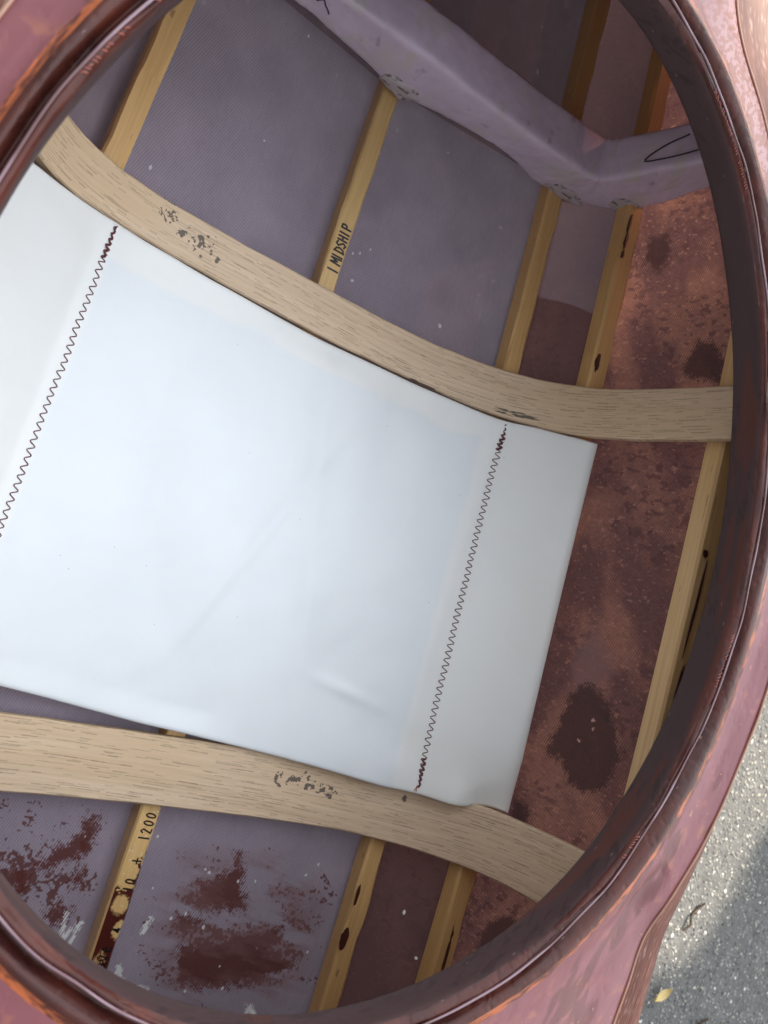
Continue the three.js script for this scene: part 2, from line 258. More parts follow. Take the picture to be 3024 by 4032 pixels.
// --- hull skin: one sheet of twill, stained by paint that came through
const ST = {
  a1: [[-0.065, 0.261], [-0.053, 0.25], [-0.041, 0.236], [-0.036, 0.221], [-0.028, 0.232], [-0.028, 0.249], [-0.042, 0.255], [-0.057, 0.263]],
  a2: [[-0.09, 0.267], [-0.074, 0.265], [-0.065, 0.268], [-0.067, 0.278], [-0.078, 0.281], [-0.09, 0.284]],
  a3: [[-0.047, 0.292], [-0.037, 0.286], [-0.03, 0.289], [-0.03, 0.299], [-0.041, 0.301]],
  a4: [[-0.035, 0.269], [-0.03, 0.259], [-0.028, 0.267], [-0.031, 0.274]],
  b1: [[0.065, 0.279], [0.061, 0.26], [0.074, 0.255], [0.083, 0.248], [0.084, 0.233], [0.091, 0.247], [0.104, 0.276], [0.089, 0.276], [0.075, 0.279]],
  b2: [[0.053, 0.298], [0.052, 0.286], [0.073, 0.289], [0.062, 0.298]],
  b3: [[0.068, 0.338], [0.062, 0.31], [0.094, 0.301], [0.139, 0.286], [0.14, 0.296], [0.126, 0.303], [0.162, 0.314], [0.134, 0.328], [0.106, 0.336]],
  d1: [[0.357, -0.247], [0.363, -0.264], [0.367, -0.273], [0.38, -0.272], [0.389, -0.255], [0.39, -0.241], [0.375, -0.241], [0.365, -0.243]],
  d2: [[0.303, -0.345], [0.303, -0.367], [0.317, -0.371], [0.324, -0.355], [0.318, -0.336]],
  e1: [[0.32, 0.085], [0.325, 0.064], [0.33, 0.035], [0.341, 0.023], [0.352, 0.028], [0.365, 0.04], [0.379, 0.066], [0.373, 0.096], [0.36, 0.104], [0.346, 0.102], [0.334, 0.088]],
  e3: [[0.307, 0.147], [0.305, 0.133], [0.311, 0.13], [0.319, 0.139], [0.321, 0.149]],
  e4: [[0.31, 0.252], [0.31, 0.231], [0.324, 0.217], [0.338, 0.219], [0.327, 0.239]],
};
const ZA = [[0.043, 0.24], [0.133, 0.229], [0.17, 0.262], [0.173, 0.333], [0.142, 0.351], [0.057, 0.348], [0.034, 0.291]], ZB = [[-0.099, 0.229], [-0.051, 0.227], [-0.027, 0.232], [-0.016, 0.289], [-0.031, 0.316], [-0.062, 0.3], [-0.085, 0.3]];
const PALE = [[0.327, 0.032], [0.324, -0.002], [0.336, -0.017], [0.355, 0.008], [0.347, 0.026]];
const FLECK = [[-0.036, 0.238], [0.105, 0.253], [0.091, 0.255], [0.066, 0.252], [0.062, 0.25], [0.058, 0.285], [0.048, 0.29], [0.027, 0.27], [0.018, 0.232], [0.168, 0.302], [0.106, 0.337], [0.098, 0.321], [0.077, 0.342], [0.146, 0.242], [0.154, 0.232], [0.026, -0.264], [0.02, -0.261], [0.027, -0.239], [-0.089, -0.302], [-0.086, -0.399], [0.078, -0.385], [0.119, -0.237], [-0.162, -0.234], [0.034, -0.271], [0.075, 0.293], [0.24, 0.25], [0.26, 0.28]];
const WHITE = [[[-0.031, 0.293], [-0.027, 0.313], [-0.024, 0.306]], [[-0.018, 0.3], [-0.021, 0.318]], [[0.023, 0.349], [0.0215, 0.33], [0.03, 0.345], [0.041, 0.342], [0.048, 0.344]], [[0.046, 0.361], [0.076, 0.362], [0.1, 0.365]], [[0.128, 0.362], [0.134, 0.348], [0.142, 0.36]], [[0.033, 0.292], [0.03, 0.303]]];
const Z0 = -0.75, Z1 = 0.45, UMAX = LEN[3];
const skinMap = colTex(2048, 2048, (tu, tv) => {
  const u = (tu * 2 - 1) * UMAX, z = mix(Z0, Z1, tv);
  const wv = Math.sin((u * 0.955 + z * 0.3) * 2 * Math.PI / 0.0019), th = vn(u * 1400, z * 260, 5), n1 = fbm(u * 45, z * 45, 6, 4), n2 = fbm(u * 220, z * 220, 9, 3), n3 = fbm(u * 12, z * 12, 14, 3);
  let c = mul3([0.45, 0.375, 0.455], 0.88 + 0.18 * n1 + 0.10 * (th - 0.5) + 0.17 * wv * (0.3 + 1.2 * n2));
  c = mix3(c, mul3(c, 0.82), 0.6 * sst(0.45, 0.7, n3));
  // starboard of the chine the paint soaked right through the cloth
  const soakLine = mix(-0.303, -0.294, (u - 0.198) / 0.066);
  let brownMix = 0;
  if (u > 0.199) brownMix = u < 0.28 ? sst(-0.003, 0.004, z - soakLine + 0.004 * (n1 - 0.5)) * 0.95 + 0.74 : 1;
  if (u < -0.2) brownMix = 0.45; if (z < -0.41) brownMix = Math.max(brownMix, u > 0.19 ? 0.92 : 0.5);  // cloth also mixed browner to port and everywhere ahead of the foam frame
  brownMix = clamp(brownMix);
  if (brownMix > 0) {
    const streak = fbm(u * 30 - z * 16, z * 14 + u * 12, 33, 4), bl = fbm(u * 160, z * 240, 21, 3);
    let r = mix3([0.14, 0.064, 0.062], [0.25, 0.112, 0.088], sst(0.38, 0.72, streak));
    r = mul3(r, 0.86 + 0.22 * wv * (0.4 + n2) + 0.12 * (n2 - 0.5));
    const spots = sst(0.57, 0.66, bl) * sst(0.36, 0.56, fbm(u * 25, z * 25, 44, 2)); r = mix3(r, [0.085, 0.038, 0.040], 0.7 * spots); r = mul3(r, 0.8 + 0.4 * fbm(u * 420, z * 600, 47, 2)); r = mix3(r, [0.36, 0.17, 0.13], 0.5 * sst(0.68, 0.78, fbm(u * 330, z * 480, 48, 3)));
    if (u < 0.28) r = mix3(r, [0.13, 0.068, 0.072], 0.75);
    c = mix3(c, r, brownMix);
    const pd = polyD(PALE, u, z); if (pd < 0.012) c = mix3(mix3(c, [0.16, 0.088, 0.09], 0.7), c, sst(-0.008, 0.010, pd + 0.016 * (n1 - 0.5)));
  }
  // dried red paint
  const red = [0.135, 0.030, 0.022], dark = [0.045, 0.022, 0.023];
  const grain = (fbm(u * 260, z * 260, 50, 3) - 0.5) * 0.011 + (fbm(u * 900, z * 900, 55, 2) - 0.5) * 0.008 + 0.0015 * wv;
  for (const k in ST) { const P = ST[k], d = polyD(P, u, z); if (d > 0.02) continue; const st = u > 0.2; c = mix3(c, st ? dark : red, (st ? 0.85 : 0.92) * (1 - sst(-0.002, 0.004, d + grain * (st ? 0.8 : 1)))); }
  for (const [Z, k] of [[ZA, 0.545], [ZB, 0.50]]) { const d = polyD(Z, u, z); if (d < 0.012) { const sm = Z === ZA ? fbm(u * 30 + z * 8, z * 110 - u * 20, 70, 4) : fbm(u * 90, z * 70, 70, 4), v = 0.6 * sm + 0.4 * fbm(u * 500, z * 500, 75, 2) - k * 1.0 - 0.02 - 0.15 * sst(-0.03, 0.012, d) + 0.02 * wv; c = mix3(c, red, 0.85 * sst(-0.01, 0.05, v)); if (Z === ZA) c = mix3(c, [0.26, 0.13, 0.135], 0.6 * sst(0.012, -0.02, d) * sst(0.34, 0.62, sm)); } }
  for (const [pu, pz, pr] of [[0.352, 0.05, 0.0022], [0.354, 0.057, 0.0015], [0.345, 0.069, 0.0018]]) c = mix3([0.42, 0.23, 0.19], c, sst(pr * 0.3, pr, Math.hypot(u - pu, z - pz) + 0.003 * (fbm(u * 900, z * 900, 91, 2) - 0.5)));  // light coming through pinholes, painted as paler spots
  // white spots and smears
  FLECK.forEach(([fu, fz], i) => { const r = 0.0008 + 0.0011 * hash(i, 3, 1), d = Math.hypot((u - fu) * (1 + 0.6 * hash(i, 5, 2)), (z - fz)) + 0.0005 * (vn(u * 1500, z * 1500, 3) - 0.5); if (d < r) c = [0.78, 0.78, 0.8]; });
  for (const P of WHITE) for (let i = 1; i < P.length; i++) { const d = segD(u, z, P[i - 1], P[i]); if (d < 0.006) { const k = d + 0.004 * (fbm(u * 420, z * 420, 80, 3) - 0.35) + 0.0008 * wv; if (k < 0.0021) c = [0.87, 0.87, 0.88]; } }
  return c;
});
skinMap.wrapS = THREE.ClampToEdgeWrapping; skinMap.wrapT = THREE.MirroredRepeatWrapping;
const twill = valTex(256, 256, (u, v) => 0.5 + 0.5 * Math.sin(2 * Math.PI * (u * 16 + v * 5)) * (0.7 + 0.3 * Math.sin(2 * Math.PI * v * 40)));
const skinM = mat({ map: skinMap, roughness: 0.85, transmission: 0.5, thickness: 0, specularIntensity: 0.4 });
const hullSkin = (() => {
  const nz = 220, nu = 84;
  return grid(nz, nu, (a, b) => {
    const z = mix(-1.72, 2.1, a), u = (b * 2 - 1) * UMAX, [x, y, t, i] = secAt(u), s = sc(z);
    const sag = (i === 3 ? 0.004 : 0.002) * 4 * t * (1 - t) * Math.max(0.2, s);                        // cloth bellies slightly between the stringers
    const nx = i === 3 ? 0.9 * Math.sign(u) : i === 2 ? 0.7 * Math.sign(u) : 0, ny = i === 3 ? -0.4 : -0.8;
    const yy = mix(0.21, y, clamp(s * 1.6));
    return [(x - nx * sag) * s, yy - ny * sag * 0.6 + rocker(z) + 0.0008 * (fbm(x * 20, z * 20, 90, 2) - 0.5), z, b, (z - Z0) / (Z1 - Z0)];
  });
})();
add(kayak, 'hull_skin', hullSkin, skinM, 'twill hull cloth, grey violet at the bottom, stained reddish brown to starboard');

// --- foam frame across the hull ahead of the ribs
{
  const I = [[0, 0.068], [0.045, 0.0668], [0.095, 0.0668], [0.145, 0.069], [0.170, 0.0705], [0.1768, 0.0735], [0.1803, 0.083], [0.1932, 0.1284], [0.2027, 0.166], [0.212, 0.205], [0.219, 0.24]];
  const O = [[0, 0.011], [0.043, 0.0185], [0.088, 0.0262], [0.115, 0.0262], [0.146, 0.0197], [0.1797, 0.0262], [0.2176, 0.050], [0.2315, 0.087], [0.2332, 0.1205], [0.2349, 0.149], [0.238, 0.24]];
  const C = (A) => new THREE.CatmullRomCurve3([...A.slice(1).reverse().map(([x, y]) => V(-x, y, 0)), ...A.map(([x, y]) => V(x, y, 0))], false, 'centripetal');
  const ci = C(I), co = C(O), n = 260, m = 48, rr = 0.0042, zf = -0.391, D = 0.0405;
  const g = grid(n, m, (a, b) => {
    const pi = ci.getPoint(a), po = co.getPoint(a), w = pi.distanceTo(po), d = pi.clone().sub(po).normalize();
    // rounded rectangle w x D walked from the middle of the aft face
    const per = 2 * (w + D); let q = b * per + 1.5 * w + D, e, f;
    q %= per; if (q < w) { e = q; f = 0; } else if (q < w + D) { e = w; f = q - w; } else if (q < 2 * w + D) { e = w - (q - w - D); f = D; } else { e = 0; f = D - (q - 2 * w - D); }
    const ce = clamp(e, rr, w - rr), cf = clamp(f, rr, D - rr), l = Math.hypot(e - ce, f - cf); if (l > 1e-9 && (e !== ce && f !== cf)) { e = ce + (e - ce) / l * rr; f = cf + (f - cf) / l * rr; } else if (e !== ce) e = ce + Math.sign(e - ce) * rr; else if (f !== cf) f = cf + Math.sign(f - cf) * rr;
    const s = a * 1.1, lump = 0.0024 * (fbm(s * 28, b * 9, 120, 3) - 0.5) + 0.0007 * (fbm(s * 120, b * 40, 130, 2) - 0.5), ec = e - w / 2, fc = f - D / 2, L = Math.hypot(ec, fc) || 1;
    e += ec / L * lump; f += fc / L * lump;
    const p = po.clone().addScaledVector(d, e);
    return [p.x, p.y, zf - f, s, b * 0.17];
  }, true);
  const map = colTex(1024, 256, (u, v) => {
    const s = u * 1.1, t = v * 0.17, n1 = fbm(s * 30, t * 30, 140, 4), n2 = fbm(s * 150, t * 150, 150, 3);
    let c = mul3([0.68, 0.56, 0.70], 0.84 + 0.24 * n1 + 0.12 * (n2 - 0.5));
    c = mix3(c, [0.60, 0.55, 0.54], 0.6 * sst(0.58, 0.72, fbm(s * 45, t * 45, 160, 3)));
    c = mix3(c, [0.14, 0.11, 0.13], 0.4 * sst(0.70, 0.82, fbm(s * 80, t * 60, 170, 3)) * sst(0.45, 0.75, n2));
    return c;
  });
  uvScale(g, 1 / 1.1, 1 / 0.17);
  const frame = add(kayak, 'foam_frame', g, mat({ map, roughness: 0.55, bumpMap: valTex(512, 256, (u, v) => fbm(u * 90, v * 24, 190, 3)), bumpScale: 0.0005, clearcoat: 0.1, clearcoatRoughness: 0.5 }), 'lumpy pale violet foam frame with scalloped lower edge');
  const glueM = mat({ map: colTex(128, 128, (u, v) => mix3([0.50, 0.44, 0.46], [0.15, 0.13, 0.12], sst(0.58, 0.74, fbm(u * 14, v * 14, 200, 4)))), roughness: 0.6 });
  const blob = (x, y, rx, ry, seed) => { const b = new THREE.SphereGeometry(1, 40, 26), p = b.attributes.position; for (let i = 0; i < p.count; i++) { const v = V(p.getX(i), p.getY(i), p.getZ(i)), k = 0.75 + 0.6 * fbm(v.x * 2.2 + v.z * 1.3 + seed * 7, v.y * 2.2 + 9, seed, 3); p.setXYZ(i, x + v.x * rx * k, y + v.y * ry * k, zf - 0.001 + v.z * 0.0032 * k); } b.computeVertexNormals(); return b; };
  [[0, 0.018, 0.019, 0.010, 3], [0.1760, 0.031, 0.020, 0.009, 5], [0.2190, 0.066, 0.014, 0.013, 8], [-0.176, 0.031, 0.020, 0.009, 12]].forEach(([x, y, a, b, s]) => add(frame, 'glue_patch', blob(x, y, a, b, s), glueM));
  const inkM = mat({ color: new THREE.Color(0.02, 0.02, 0.03), roughness: 0.6 });
  const ink = (pts) => add(frame, 'marker_line', tube(pts.map((p) => V(...p)), 0.0006, 60, 5), inkM, 'dark hand drawn line on the foam');
  ink([[0.1985, 0.158, -0.4005], [0.1955, 0.145, -0.3995], [0.1905, 0.126, -0.399], [0.1875, 0.112, -0.401], [0.1885, 0.115, -0.405], [0.1915, 0.128, -0.412], [0.1955, 0.147, -0.417]]);
  ink([[-0.094, 0.0455, -0.3905], [-0.090, 0.0505, -0.3905], [-0.087, 0.047, -0.3905], [-0.083, 0.0435, -0.3905], [-0.081, 0.041, -0.3905]]);
}

// --- coaming
const H0 = 0.2652, HS = -0.025, RA = 0.235, RB = 0.2917, RZ = -0.0643, RE = 0.0806;
const nSc = (th) => 0.70 + 0.24 * Math.sin(th), hSc = (th) => 0.70 + 0.14 * Math.sin(th);   // the hoop is slimmer to port
function ring(th, n, y) {                                  // a point n outside the seam and y above it
  if (n > 0) n *= nSc(th); if (y < -0.009) y *= hSc(th);
  const f = (q) => { const c = Math.cos(q); return [RA * Math.sin(q) * (1 + RE * c), RZ + RB * c]; };
  const p = f(th), a = f(th - 0.002), b = f(th + 0.002), dx = b[0] - a[0], dz = b[1] - a[1], l = Math.hypot(dx, dz);
  let nx = -dz / l, nz = dx / l; if (nx * p[0] + nz * (p[1] - RZ) < 0) { nx = -nx; nz = -nz; }
  const z = p[1] + nz * n; return [p[0] + nx * n, H0 + HS * z + y, z];
}
const RIML = 1.66;
const wob = (th, k, f, a) => { const s = th / (2 * Math.PI) * f; return a * (mix(vn(s, 0, k), vn(s - f, 0, k), sst(0.9, 1, th / (2 * Math.PI))) - 0.5) * 2; };
const sweepRing = (prof, n, w) => { const seg = []; let L = 0; prof.forEach((p, i) => { if (i) L += Math.hypot(p[0] - prof[i - 1][0], p[1] - prof[i - 1][1]); seg.push(L); }); return grid(n, prof.length - 1, (a, b, i, j) => { const th = a * 2 * Math.PI, o = w ? w(th, j) : [0, 0], q = ring(th, prof[j][0] + o[0], prof[j][1] + o[1]); return [...q, a * RIML, seg[j]]; }); };
const brownTex = colTex(1024, 128, (u, v) => { const s = u * RIML, t = v * 0.05, n = fbm(s * 60, t * 60, 210, 4), br = fbm(s * 30, t * 900, 215, 2); let c = mix3([0.030, 0.009, 0.008], [0.085, 0.019, 0.012], clamp(0.5 + 1.2 * (n - 0.5) + 0.5 * (br - 0.5))); if (vn(s * 400, t * 400, 217) > 0.975) c = [0.22, 0.13, 0.10]; return c; });
const wallTex = colTex(1024, 128, (u, v) => { const s = u * RIML, t = v * 0.05, n = fbm(s * 25, t * 60, 220, 4), m = fbm(s * 220 + t * 300, t * 220, 225, 2); let c = mul3([0.050, 0.025, 0.026], 0.82 + 0.3 * n); if (m > 0.66 && fbm(s * 14, t * 20, 228, 2) > 0.52) c = mul3(c, 0.7); c = mix3(c, [0.085, 0.022, 0.013], 0.7 * sst(0.62, 0.72, fbm(s * 12, t * 90, 229, 3))); if (vn(s * 700, t * 700, 226) > 0.985) c = [0.3, 0.22, 0.2]; return c; });
const wallM = mat({ map: wallTex, bumpMap: valTex(2048, 128, (u, v) => fbm(u * 60, v * 5, 450, 3) * 0.6 + 0.4 * fbm(u * 500, v * 12, 455, 2)), bumpScale: 0.0004, roughness: 0.55, specularIntensity: 0.6 });
const rimBump = valTex(2048, 64, (u, v) => 0.55 * fbm(u * 140, v * 4, 440, 4) + 0.45 * sst(0.5, 0.75, fbm(u * 420, v * 9, 445, 3)));
const bandM = mat({ map: brownTex, bumpMap: rimBump, bumpScale: 0.0009, roughness: 0.42, specularIntensity: 0.35, clearcoat: 0.16, clearcoatRoughness: 0.05 });
const w1 = (th) => wob(th, 300, 60, 0.0012) + wob(th, 301, 16, 0.0016);
const coaming = add(kayak, 'coaming', uvScale(sweepRing([[0.002, -0.0285], [-0.0035, -0.0285], [-0.0052, -0.0275], [-0.006, -0.0255], [-0.006, -0.02], [-0.006, -0.012], [-0.0058, -0.006], [-0.0053, -0.0035], [-0.0045, -0.002]], 400, (th, j) => [wob(th, 310, 30, 0.0004), 0]), 1 / RIML, 1 / 0.05), wallM, 'smooth dark brown inner wall of the cockpit coaming');
const bandProf = [[-0.0045, -0.002], [-0.0034, -0.0006], [-0.0018, 0.0004], [0, 0.0006], [0.0018, -0.0012], [0.0032, -0.0048], [0.0050, -0.0062], [0.0070, -0.0050], [0.0092, -0.0022], [0.0115, -0.0004], [0.0145, 0.0004], [0.0172, 0.0002], [0.0192, -0.0008]];
add(coaming, 'rim_band', uvScale(sweepRing(bandProf, 700, (th, j) => j === 0 ? [wob(th, 310, 30, 0.0004), 0] : j > 1 && j < 9 ? [w1(th), wob(th, 320 + j, 90, 0.0007)] : [wob(th, 330 + j, 40, 0.0007), wob(th, 340 + j, 50, 0.0006)]), 1 / RIML, 1 / 0.05), bandM, 'glossy dark red rim band outside the seam');
const orangeTex = colTex(2048, 64, (u, v) => { const s = u * RIML, t = v * 0.012, n = fbm(s * 90, t * 300, 240, 4), k = fbm(s * 260, t * 500, 245, 3); return mix3([0.080, 0.017, 0.010], [0.40, 0.10, 0.03], sst(0.33, 0.66, 0.6 * n + 0.4 * k)); });
const fr = (th) => wob(th, 360, 260, 0.0008) + wob(th, 361, 50, 0.0012);
add(coaming, 'fillet', uvScale(sweepRing([[0.0192, -0.0008], [0.0208, -0.0018], [0.0228, -0.0024], [0.0255, -0.0028]], 900, (th, j) => j === 3 ? [fr(th), 0] : j === 0 ? [wob(th, 342, 40, 0.0007), wob(th, 352, 50, 0.0006)] : [0, 0]), 1 / RIML, 1 / 0.012), mat({ map: orangeTex, roughness: 0.4, specularIntensity: 0.5, clearcoat: 0.2, clearcoatRoughness: 0.1 }), 'orange brown strip where the paint thins beside the deck');
{ // seam cord and its small stitches
  const pts = []; for (let i = 0; i < 260; i++) { const th = i / 260 * 2 * Math.PI; pts.push(V(...ring(th, 0.0004 + w1(th), 0.0012 + wob(th, 371, 70, 0.0006)))); }
  add(coaming, 'seam_cord', tube(pts, 0.0007, 900, 7, true), mat({ map: colTex(512, 16, (u, v) => mix3([0.10, 0.035, 0.04], [0.24, 0.15, 0.18], sst(0.45, 0.65, fbm(u * 60, v * 2, 250, 3)))), roughness: 0.4, clearcoat: 0.4, clearcoatRoughness: 0.15 }), 'wavy sewn cord along the top of the coaming');
  const R = rng(77), gs = [], gy = [];
  for (let i = 0; i < 900; i++) {
    const th = i / 900 * 2 * Math.PI, on = vn(i * 0.03, 3, 380); if (on < 0.66 || hash(i, 4, 381) < 0.3) continue; const jn = 0.0009 * (hash(i, 5, 382) - 0.5), jt = 0.005 * hash(i, 6, 383);
    const a = V(...ring(th, -0.0026 + jn + w1(th) * 0.6, 0.0000)), b = V(...ring(th + 0.003 + jt, -0.0014 - jn + w1(th) * 0.6, 0.0006)); gs.push(tube([a, a.clone().lerp(b, 0.5).add(V(0, 0.0003, 0)), b], 0.00028, 4, 5));
    if (R() < 0.03) { const c = V(...ring(th, 0.003, -0.0015)), s = 0.0005 + 0.0005 * R(), k = new THREE.IcosahedronGeometry(s, 1); const p = k.attributes.position; for (let q = 0; q < p.count; q++) p.setXYZ(q, c.x + p.getX(q) * (0.6 + hash(q, i, 1)), c.y + p.getY(q) * 0.5, c.z + p.getZ(q) * (0.6 + hash(q, i, 2))); k.computeVertexNormals(); gy.push(k); }
  }
  const st = add(coaming, 'stitching', mergeGeometries(gs), mat({ color: new THREE.Color(0.30, 0.055, 0.03), roughness: 0.4, clearcoat: 0.6, clearcoatRoughness: 0.2 }), 'row of tiny reddish stitches beside the seam cord'); st.userData.kind = 'stuff';
  const gl = add(coaming, 'dried_glue', mergeGeometries(gy), mat({ color: new THREE.Color(0.45, 0.33, 0.17), roughness: 0.5 }), 'yellowish glue crumbs along the seam'); gl.userData.kind = 'stuff';
}

// --- deck: from the coaming to a soft ridge on either side, and on to bow and stern
const RS = [[-1.7, 0.004, 0.30], [-1.2, 0.03, 0.285], [-0.8, 0.06, 0.262], [-0.6, 0.078, 0.248], [-0.436, 0.121, 0.235], [-0.36, 0.173, 0.245], [-0.25, 0.232, 0.252], [-0.15, 0.266, 0.258], [-0.08, 0.28, 0.263], [-0.012, 0.283, 0.265], [0.046, 0.277, 0.262], [0.096, 0.2725, 0.255], [0.14, 0.266, 0.245], [0.172, 0.267, 0.232], [0.204, 0.2715, 0.2255], [0.232, 0.272, 0.222], [0.35, 0.27, 0.215], [0.6, 0.255, 0.21], [1.2, 0.16, 0.225], [2.0, 0.006, 0.27]];
const RP = [[-1.7, -0.004, 0.30], [-1.2, -0.03, 0.285], [-0.8, -0.06, 0.262], [-0.6, -0.078, 0.248], [-0.436, -0.115, 0.24], [-0.36, -0.165, 0.246], [-0.25, -0.222, 0.252], [-0.17, -0.247, 0.256], [-0.1, -0.259, 0.259], [0, -0.266, 0.26], [0.1, -0.264, 0.252], [0.2, -0.268, 0.23], [0.35, -0.27, 0.215], [0.6, -0.255, 0.21], [1.2, -0.16, 0.225], [2.0, -0.006, 0.27]];
const ridge = (R) => { const c = new THREE.CatmullRomCurve3(R.map(([z, x, y]) => V(x, y, z)), false, 'centripetal'), pts = c.getPoints(1200), f = (z) => { let a = 0, b = pts.length - 1; while (b - a > 1) { const m = (a + b) >> 1; if (pts[m].z < z) a = m; else b = m; } const t = clamp((z - pts[a].z) / (pts[b].z - pts[a].z)); return [mix(pts[a].x, pts[b].x, t), mix(pts[a].y, pts[b].y, t)]; }; return f; };
const ridgeS = ridge(RS), ridgeP = ridge(RP);
const ZF = -0.6, ZB_ = 0.5;
const deckTex = colTex(2048, 2048, (tu, tv) => {
  const x = mix(-0.35, 0.35, tu), z = mix(-0.65, 0.55, tv), n = fbm(x * 30, z * 30, 260, 4), k = fbm(x * 120, z * 120, 265, 3), d = fbm(x * 90 + z * 20, z * 30 - x * 25, 270, 3);
  let c = mul3([0.20, 0.062, 0.072], 0.84 + 0.3 * n + 0.12 * (k - 0.5));
  c = mix3(c, [0.28, 0.10, 0.07], 0.75 * sst(0.60, 0.72, k) * sst(0.42, 0.62, n));                 // thin places, warmer
  c = mix3(c, [0.10, 0.026, 0.024], 0.65 * sst(0.62, 0.7, d));
  const rr = Math.hypot(x / 0.235, (z + 0.0643) / 0.2917), ta = Math.atan2(x, z + 0.0643); if (rr > 1.12 && rr < 1.6 && vn(rr * 75 + 2.5 * vn(ta * 5, 1, 277), ta * 1.7, 276) > 0.9) c = mix3(c, [0.30, 0.12, 0.075], 0.55 * sst(0.3, 0.6, k));   // worn creases that follow the coaming
  if (vn(x * 260, z * 260, 275) > 0.965) c = mix3(c, [0.40, 0.2, 0.13], 0.6);
  const fw = sst(-0.26, -0.34, z) * sst(0.05, 0.12, x); if (fw > 0) c = mix3(c, fbm(x * 420 + z * 260, z * 260, 280, 3) > 0.5 ? [0.30, 0.16, 0.17] : [0.20, 0.066, 0.045], 0.8 * fw); // pale drips over red forward
  return c;
});
const deckM = mat({ map: deckTex, roughness: 0.5, specularIntensity: 0.6, clearcoat: 0.28, clearcoatRoughness: 0.3, bumpMap: valTex(1024, 1024, (u, v) => 0.5 * fbm(u * 60, v * 60, 285, 3) + 0.5 * sst(0.55, 0.75, fbm(u * 170, v * 170, 288, 3))), bumpScale: 0.0004 });
const dUV = (p) => [...p, (p[0] + 0.35) / 0.7, (p[2] + 0.65) / 1.2];
function camber(z, t) { const a = ridgeP(z), b = ridgeS(z), x = mix(a[0], b[0], t), w = Math.abs(b[0] - a[0]); return [x, mix(a[1], b[1], t) + 0.16 * w * 4 * t * (1 - t) * 0.5, z]; }
{
  // boundary loop round the cockpit, matched to the ring by angle about the cockpit's middle
  const loop = []; for (let i = 0; i <= 200; i++) { const z = mix(ZB_, ZF, i / 200), q = ridgeS(z); loop.push([q[0], q[1], z]); }
  for (let i = 1; i <= 40; i++) loop.push(camber(ZF, 1 - i / 40)); for (let i = 1; i <= 200; i++) { const z = mix(ZF, ZB_, i / 200), q = ridgeP(z); loop.push([q[0], q[1], z]); }
  for (let i = 1; i < 40; i++) loop.push(camber(ZB_, i / 40));
  const ang = loop.map(([x, , z]) => { let a = Math.atan2(x / 0.235, (z - RZ) / 0.29); if (a < 0) a += 2 * Math.PI; return a; });
  const order = ang.map((a, i) => [a, i]).sort((a, b) => a[0] - b[0]).map((q) => q[1]);
  const sa = order.map((i) => ang[i]), sp = order.map((i) => loop[i]), n = sa.length;
  const bound = (a) => { let k = sa.findIndex((q) => q >= a); if (k < 0) k = 0; const k0 = (k - 1 + n) % n; let a0 = sa[k0], a1 = sa[k]; if (a1 < a0) { if (a < a0) a0 -= 2 * Math.PI; else a1 += 2 * Math.PI; } const t = a1 > a0 ? clamp((a - a0) / (a1 - a0)) : 0; return [0, 1, 2].map((i) => mix(sp[k0][i], sp[k][i], t)); };
  const g = grid(900, 40, (a, b) => {
    const th = a * 2 * Math.PI, p = ring(th, 0.0255 + fr(th), -0.0028); let an = Math.atan2(p[0] / 0.235, (p[2] - RZ) / 0.29); if (an < 0) an += 2 * Math.PI;
    const q = bound(an), t = b * b * 0.35 + b * 0.65, d = Math.hypot(q[0] - p[0], q[2] - p[2]);
    const dish = -Math.min(0.012, 0.09 * d) * 4 * t * (1 - t) * (1 - t), r = 0.0012 * (fbm(p[0] * 14 + t * 3, p[2] * 14, 290, 2) - 0.5) * sst(0, 0.1, t);
    const fold = d > 0.05 ? 0.0016 * Math.sin(d * t * 150 + 5 * vn(th * 3, 1, 292)) * sst(0.03, 0.15, t) * (1 - sst(0.5, 0.9, t)) * sst(0.2, 0.55, vn(th * 6, t * 2, 294)) : 0;
    return dUV([mix(p[0], q[0], t), mix(p[1], q[1], t) + dish + r + fold, mix(p[2], q[2], t)]);
  });
  const fore = grid(80, 20, (a, b) => dUV(camber(mix(ZF, -1.7, a), b))), aft = grid(80, 20, (a, b) => dUV(camber(mix(ZB_, 2.0, a), b)));
  add(kayak, 'deck_skin', mergeGeometries([g, fore, aft]), deckM, 'glossy mottled pink brown deck cloth around the coaming');
}
